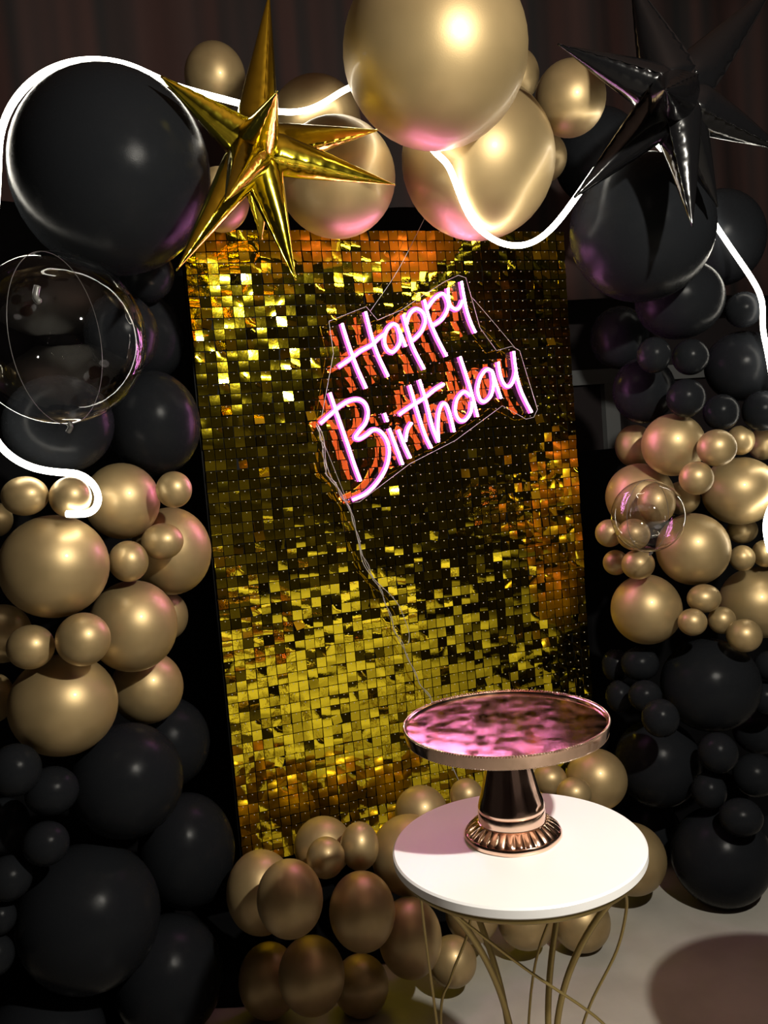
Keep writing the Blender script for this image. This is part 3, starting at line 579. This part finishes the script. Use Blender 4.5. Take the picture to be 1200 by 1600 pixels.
weights = [26, 16, 16, 10, 8, 6, 5, 4, 3, 4]

def to_px(p):
    d = p - CAM; z = d.dot(fw)
    return 600 + 1405.6 * d.dot(rt) / z, 800 - 1405.6 * d.dot(up) / z, z
def covered(x, y):
    for bid, kind, P, a, c, label in BALLOONS:
        bx, by, bz = to_px(Vector(P))
        r = 1405.6 / bz
        if ((x - bx) / (a * r)) ** 2 + ((y - by) / (c * r)) ** 2 < 1.15: return True
    return x > 600 and y > 1060 or (490 < x < 850 and 425 < y < 790) or (380 < x < 475 and y < 440)

waves = [(rnd.uniform(1.0, 4.0), rnd.uniform(1.0, 4.0), rnd.uniform(0, 6.28)) for _ in range(6)]
tiles = []
field, pins = MB(), MB()
for pr in range(6):
    for pc in range(4):
        pcx, pcz = -0.45 + 0.3 * pc, 2.12 - 0.15 - 0.3 * pr
        pm = Matrix.Translation((pcx, -0.002, pcz)) @ Euler((rnd.gauss(0, 0.006), rnd.gauss(0, 0.004), rnd.gauss(0, 0.008))).to_matrix().to_4x4()
        po = link('panel', panel_me, wall)
        po.matrix_local = pm
        for r in range(10):
            for c in range(10):
                x, z = -0.135 + SEQ * c, 0.135 - SEQ * r
                wx, wz = pcx + x, pcz + z
                wv = sum(math.sin(p * wx * 3 + q * wz * 3 + s) for p, q, s in waves) / 6
                wu = sum(math.cos(q * wx * 3 - p * wz * 3 + s) for p, q, s in waves) / 6
                wild = rnd.random()
                s1, s2 = (0.050, 0.042) if wild > 0.16 else (0.16, 0.15)
                tx = rnd.gauss(0.030, s1) + 0.03 * wv
                tz = rnd.gauss(0.0, s2) + 0.025 * wu
                ty = rnd.gauss(0, 0.025) if wild > 0.05 else rnd.gauss(0, 0.12)
                k = rnd.choices(range(10), weights)[0]
                pinp = Vector((x, -0.0045, z + 0.010))
                lm = pm @ Matrix.Translation(pinp) @ Euler((-max(-0.03, tx), ty, tz)).to_matrix().to_4x4() @ Matrix.Translation((0, -0.0008, -0.010))
                w = wall.matrix_world @ lm.translation + Vector((0.6, 0, 0))
                tiles.append((po, pm, lm, k, w))
                e = 0.0016
                pc_ = pm @ (pinp + Vector((0, -0.0022, 0.001)))
                pins.add([pc_ + Vector(q) for q in ((-e,0,0),(0,0,-e),(e,0,0),(0,0,e),(0,-e*0.9,0),(0,0.006,0))],
                         [(0,1,4),(1,2,4),(2,3,4),(3,0,4),(1,0,5),(2,1,5),(3,2,5),(0,3,5)])
def vis_key(t):
    x, y, z = to_px(t[4])
    return (1 if covered(x, y) else 0, z)
order = sorted(range(len(tiles)), key=lambda i: vis_key(tiles[i]))
single = set(order[:296])
for i, (po, pm, lm, k, w) in enumerate(tiles):
    if i in single:
        o = link('sequin', seq_me[k], po)
        o.matrix_local = pm.inverted() @ lm
    else:
        v, f = shapes[k]
        field.add([lm @ Vector(q) for q in v], f)
fo = field.obj('sequin_field', M['sequin'], wall)
fo['kind'] = 'stuff'
autosmooth(fo, 35)
po_ = pins.obj('rivets', M['pin'], wall)
po_['kind'] = 'stuff'

# ------------------------------------------------------------------ neon sign
sign = tag(empty('neon_sign', (0.6, -0.05, 1.5)), 'pink glowing neon sign reading Happy Birthday on a clear acrylic board', 'sign')
O = Vector((0.6, -0.05, 1.5))
L = lambda p: Vector(p) - O
for name, strokes in LETTERS:
    core, slv = MB(), MB()
    for s in strokes:
        p = [L(q) for q in spline(s, 6)]
        slv.tube([q + Vector((0, 0.003, 0)) for q in p], 0.0084, 8)
        core.tube([q + Vector((0, -0.0058, 0)) for q in p], 0.0037, 8)
    lo = slv.obj(name, M['neon_sleeve'], sign)
    core.obj('tube_face', M['neon_core'], lo)
v = [L(p) + Vector((0, d, 0)) for d in (0.0, 0.004) for p in ACRYLIC]
n = len(ACRYLIC)
bm = bmesh.new()
fr = [bm.verts.new(p) for p in v[:n]]; bk = [bm.verts.new(p) for p in v[n:]]
bm.faces.new(fr); bm.faces.new(bk[::-1])
for i in range(n): bm.faces.new((fr[i], bk[i], bk[(i+1) % n], fr[(i+1) % n]))
bmesh.ops.triangulate(bm, faces=[f for f in bm.faces if len(f.verts) > 4])
bmesh.ops.recalc_face_normals(bm, faces=bm.faces)
me = bpy.data.meshes.new('acrylic_board'); bm.to_mesh(me); bm.free(); me.materials.append(M['acrylic'])
link('acrylic_board', me, sign)
b = MB(); b.tube([L(p) for p in ACRYLIC] + [L(ACRYLIC[0])], 0.0009, 5, False); b.obj('board_edge', M['cord'], sign)
for path, jit in ((CORD_A, 0.0), (CORD_A, 0.004), (CORD_B, 0.0)):
    p = spline(path, 8)
    q = [L(s) + Vector((jit * math.sin(i * 0.7), 0.002 * math.cos(i * 0.7) - jit, jit * math.cos(i * 0.45))) for i, s in enumerate(p)]
    b = MB(); b.tube(q, 0.0011, 6); b.obj('power_cord', M['cord'], sign)
for w in HANG_WIRES:
    b = MB(); b.tube([L(s) for s in spline(w, 6)], 0.0007, 5); b.obj('hanging_wire', M['cord'], sign)

# ------------------------------------------------------------------ white light strip
b = MB(); b.tube(spline(STRIP, 2), 0.0078, 12)
tag(b.obj('light_strip', M['strip']), 'glowing white flexible light strip looping over the balloon arch', 'light strip')

# ------------------------------------------------------------------ star balloons
def spike(tip, m, parent, rmax, seed):
    rr = random.Random(seed)
    tip = Vector(tip); Ln = tip.length; d = tip / Ln
    a = d.orthogonal().normalized(); a = Matrix.Rotation(rr.uniform(0, 6.28), 3, d) @ a
    bb = d.cross(a)
    v, f = [], []
    ns, nr = 24, 30
    for i in range(nr + 1):
        s = i / nr
        if s < 0.16: r = 0.5 + 0.5 * math.sin(s / 0.16 * math.pi / 2)
        else: r = max(0.025, 1 - ((s - 0.16) / 0.84) ** 1.12)
        r *= rmax
        for j in range(ns):
            w = 2 * math.pi * j / ns
            seam = max(0.0, 1 - abs(((w / math.pi * 2 + 0.5) % 2) - 0.5) / 0.45) if True else 0
            puck = 0.09 * math.sin(s * 62 + j) * seam * (1 - s * 0.5)
            k = 1 + 0.12 * seam ** 3 + puck + 0.012 * math.sin(3 * w + s * 9 + seed)
            v.append(d * (s * Ln) + (a * math.cos(w) + bb * math.sin(w)) * r * k)
    for i in range(nr):
        for j in range(ns):
            f.append((i*ns+j, i*ns+(j+1) % ns, (i+1)*ns+(j+1) % ns, (i+1)*ns+j))
    f.append(tuple(reversed(range(ns)))); f.append(tuple(nr*ns+j for j in range(ns)))
    o = mesh_obj('spike', v, f, m, parent)
    # heat-sealed seam flange down both sides
    q = MB()
    for sd in (0,):
        pts = []
        for i in range(2, nr + 1):
            s = i / nr
            r = (1 if s < 0.16 else max(0.02, 1 - ((s - 0.16) / 0.84) ** 1.12)) * rmax
            pts.append((s, r))
        vv, ff = [], []
        for i, (s, r) in enumerate(pts):
            c0 = d * (s * Ln)
            wv = 0.0012 * math.sin(i * 1.9)
            e = 0.004 * (1 - 0.5 * s)
            for side, (u, w_) in enumerate(((a, bb), (-a, bb))):
                vv.append(c0 + u * (r * 1.0) + w_ * 0.0006); vv.append(c0 + u * (r * 1.13 + e) + w_ * wv)
        for i in range(len(pts) - 1):
            for k in (0, 2):
                ff.append((i*4+k, i*4+k+1, i*4+k+5, i*4+k+4))
        q.add(vv, ff)
    so = q.obj('seam_flange', m, o)
    md = so.modifiers.new('thick', 'SOLIDIFY'); md.thickness = 0.0006
    return o

def star(name, data, m, label, rmax, scale):
    c, tips = data
    root = tag(empty(name, c), label, 'balloon', 'foil star balloons')
    C0 = Vector(c)
    for i, t in enumerate(tips):
        d = Vector(t) - C0
        spike(d, m, root, rmax * (0.8 + 0.2 * min(1, d.length / 0.33)), i * 7 + 1)
    b = MB()
    v, f = [], []
    prof = [(max(1e-4, rmax * 1.05 * math.sin(math.pi * i / 12)), -rmax * 1.05 * math.cos(math.pi * i / 12)) for i in range(13)]
    b.lathe(prof, 20)
    b.obj('core', m, root)
    return root
star('gold_star_balloon', GOLD_STAR, M['foil_gold'], 'shiny gold foil starburst balloon with long spikes over the upper light strip', 0.046, 1)
star('black_star_balloon', BLACK_STAR, M['foil_black'], 'glossy black foil starburst balloon above the large black balloon', 0.056, 1)

# ------------------------------------------------------------------ round side table
def make_table(loc, label):
    root = tag(empty('side_table', loc), label, 'table', 'round white side tables')
    R, zt = 0.2185, 0.80
    b = MB()
    b.lathe([(0.0001, zt - 0.019), (R - 0.003, zt - 0.019), (R, zt - 0.016), (R, zt - 0.003), (R - 0.003, zt), (0.0001, zt)], 128)
    autosmooth(b.obj('table_top', M['white'], root), 30)
    b = MB()
    def ring(r, z, t):
        return [(r * math.cos(2*math.pi*i/96), r * math.sin(2*math.pi*i/96), z) for i in range(97)], t
    p, t = ring(0.2035, 0.7735, 0.0068); b.tube(p, t, 10, False); b.obj('top_ring', M['brass'], root)
    b = MB(); p, t = ring(0.165, 0.008, 0.0068); b.tube(p, t, 10, False); b.obj('base_ring', M['brass'], root)
    def rad(z):
        k = (z - 0.40) / 0.375
        return 0.05 + 0.148 * k * k if z > 0.40 else 0.05 + 0.115 * ((0.40 - z) / 0.392) ** 2
    for az in (206, 294, 24, 114):
        w = math.radians(az)
        pts = [(rad(z) * math.cos(w), rad(z) * math.sin(w), z) for z in [0.772 - 0.764 * i / 40 for i in range(41)]]
        b = MB(); b.tube(pts, 0.0058, 10); b.obj('leg', M['brass'], root)
    # thin bowed rods: from ring to ring, each over a quarter turn
    for keys in (((209, .204, .772), (241, .120, .645), (300, .142, .52), (322, .158, .41), (338, .170, .24), (345, .165, .008)),
                 ((297, .202, .772), (307, .187, .72), (315, .160, .63), (315, .112, .53), (320, .088, .46), (328, .075, .38), (315, .11, .2), (300, .165, .008)),
                 ((190, .204, .772), (183, .190, .70), (173, .175, .60), (165, .166, .49), (150, .158, .25), (140, .165, .008)),
                 ((62, .203, .772), (110, .105, .69), (130, .110, .61), (132, .148, .52), (136, .172, .42), (142, .165, .008)),
                 ((20, .204, .772), (35, .130, .62), (60, .110, .45), (75, .165, .008))):
        pts = spline([(r * math.cos(math.radians(a)), r * math.sin(math.radians(a)), z) for a, r, z in keys], 8)
        b = MB(); b.tube(pts, 0.0026, 8); b.obj('rod', M['brass'], root)
    return root
make_table((0.285, -1.166, 0), 'round white-topped side table on curved gold legs carrying the cake stand')
make_table((1.0, -1.34, 0), 'added round side table outside the frame, there to cast the round floor shadow')  # unseen table, added for the shadow it throws on the floor

# ------------------------------------------------------------------ cake stand
cs = tag(empty('cake_stand', (0.292, -1.137, 0.80)), 'rose gold cake stand with beaded rim and fluted foot on white table', 'cake stand')
def flute(w): return abs(math.sin(14 * w))
b = MB()
def mod_foot(i, w): return 1 + 0.006 * math.cos(9 * w)
b.lathe([(0.0001, 0.0), (0.084, 0.0), (0.086, 0.003), (0.086, 0.009), (0.0835, 0.012), (0.0001, 0.012)], 168, mod=lambda i, w: mod_foot(i, w) if 0 < i < 5 else 1)
autosmooth(b.obj('foot', M['copper'], cs), 50)
b = MB()
prof = []
for i in range(13):
    s = i / 12
    prof.append((0.0825 - 0.0225 * s ** 1.25, 0.011 + 0.019 * s))
b.lathe(prof, 336, mod=lambda i, w: 1 + (0.05 * (flute(w) - 0.5)) * math.sin(math.pi * min(1, max(0.12, i / 12))) ** 0.5)
autosmooth(b.obj('fluted_collar', M['copper'], cs), 60)
b = MB(); b.lathe([(0.0600, 0.028), (0.0592, 0.030), (0.0590, 0.034), (0.0590, 0.047), (0.0580, 0.0495), (0.0001, 0.0495)], 96)
autosmooth(b.obj('band', M['copper'], cs), 50)
b = MB()
b.lathe([(0.0570, 0.0485), (0.0590, 0.0505), (0.0588, 0.056), (0.0560, 0.066), (0.0505, 0.083), (0.0455, 0.104), (0.0395, 0.130), (0.0340, 0.158), (0.0300, 0.188)], 96, mod=lambda i, w: 1 + 0.012 * math.cos(16 * w) * (i / 8))
b.obj('pedestal', M['copper'], cs)
b = MB()
RP = 0.1795
b.lathe([(0.0001, 0.186), (RP - 0.006, 0.186), (RP - 0.0035, 0.187), (RP - 0.001, 0.200), (RP, 0.2075), (RP - 0.002, 0.2095), (RP - 0.005, 0.2085), (RP - 0.0065, 0.2045)], 160)
autosmooth(b.obj('plate_rim', M['copper'], cs), 50)
b = MB(); b.lathe([(0.0001, 0.2043), (RP - 0.006, 0.2043)], 128); b.obj('plate_tray', M['tray'], cs)
b = MB()
nb = 230
ico = bmesh.new(); bmesh.ops.create_icosphere(ico, subdivisions=1, radius=0.0024)
iv = [q.co.copy() for q in ico.verts]; itf = [[q.index for q in f.verts] for f in ico.faces]; ico.free()
for zz, rr_, rs in ((0.2095, RP - 0.0012, 1.0), (0.1875, RP - 0.004, 0.55)):
    for i in range(nb):
        w = 2 * math.pi * i / nb
        cpt = Vector((rr_ * math.cos(w), rr_ * math.sin(w), zz))
        b.add([cpt + q * rs for q in iv], itf)
bo = b.obj('beaded_edge', M['copper'], cs); bo['kind'] = 'stuff'
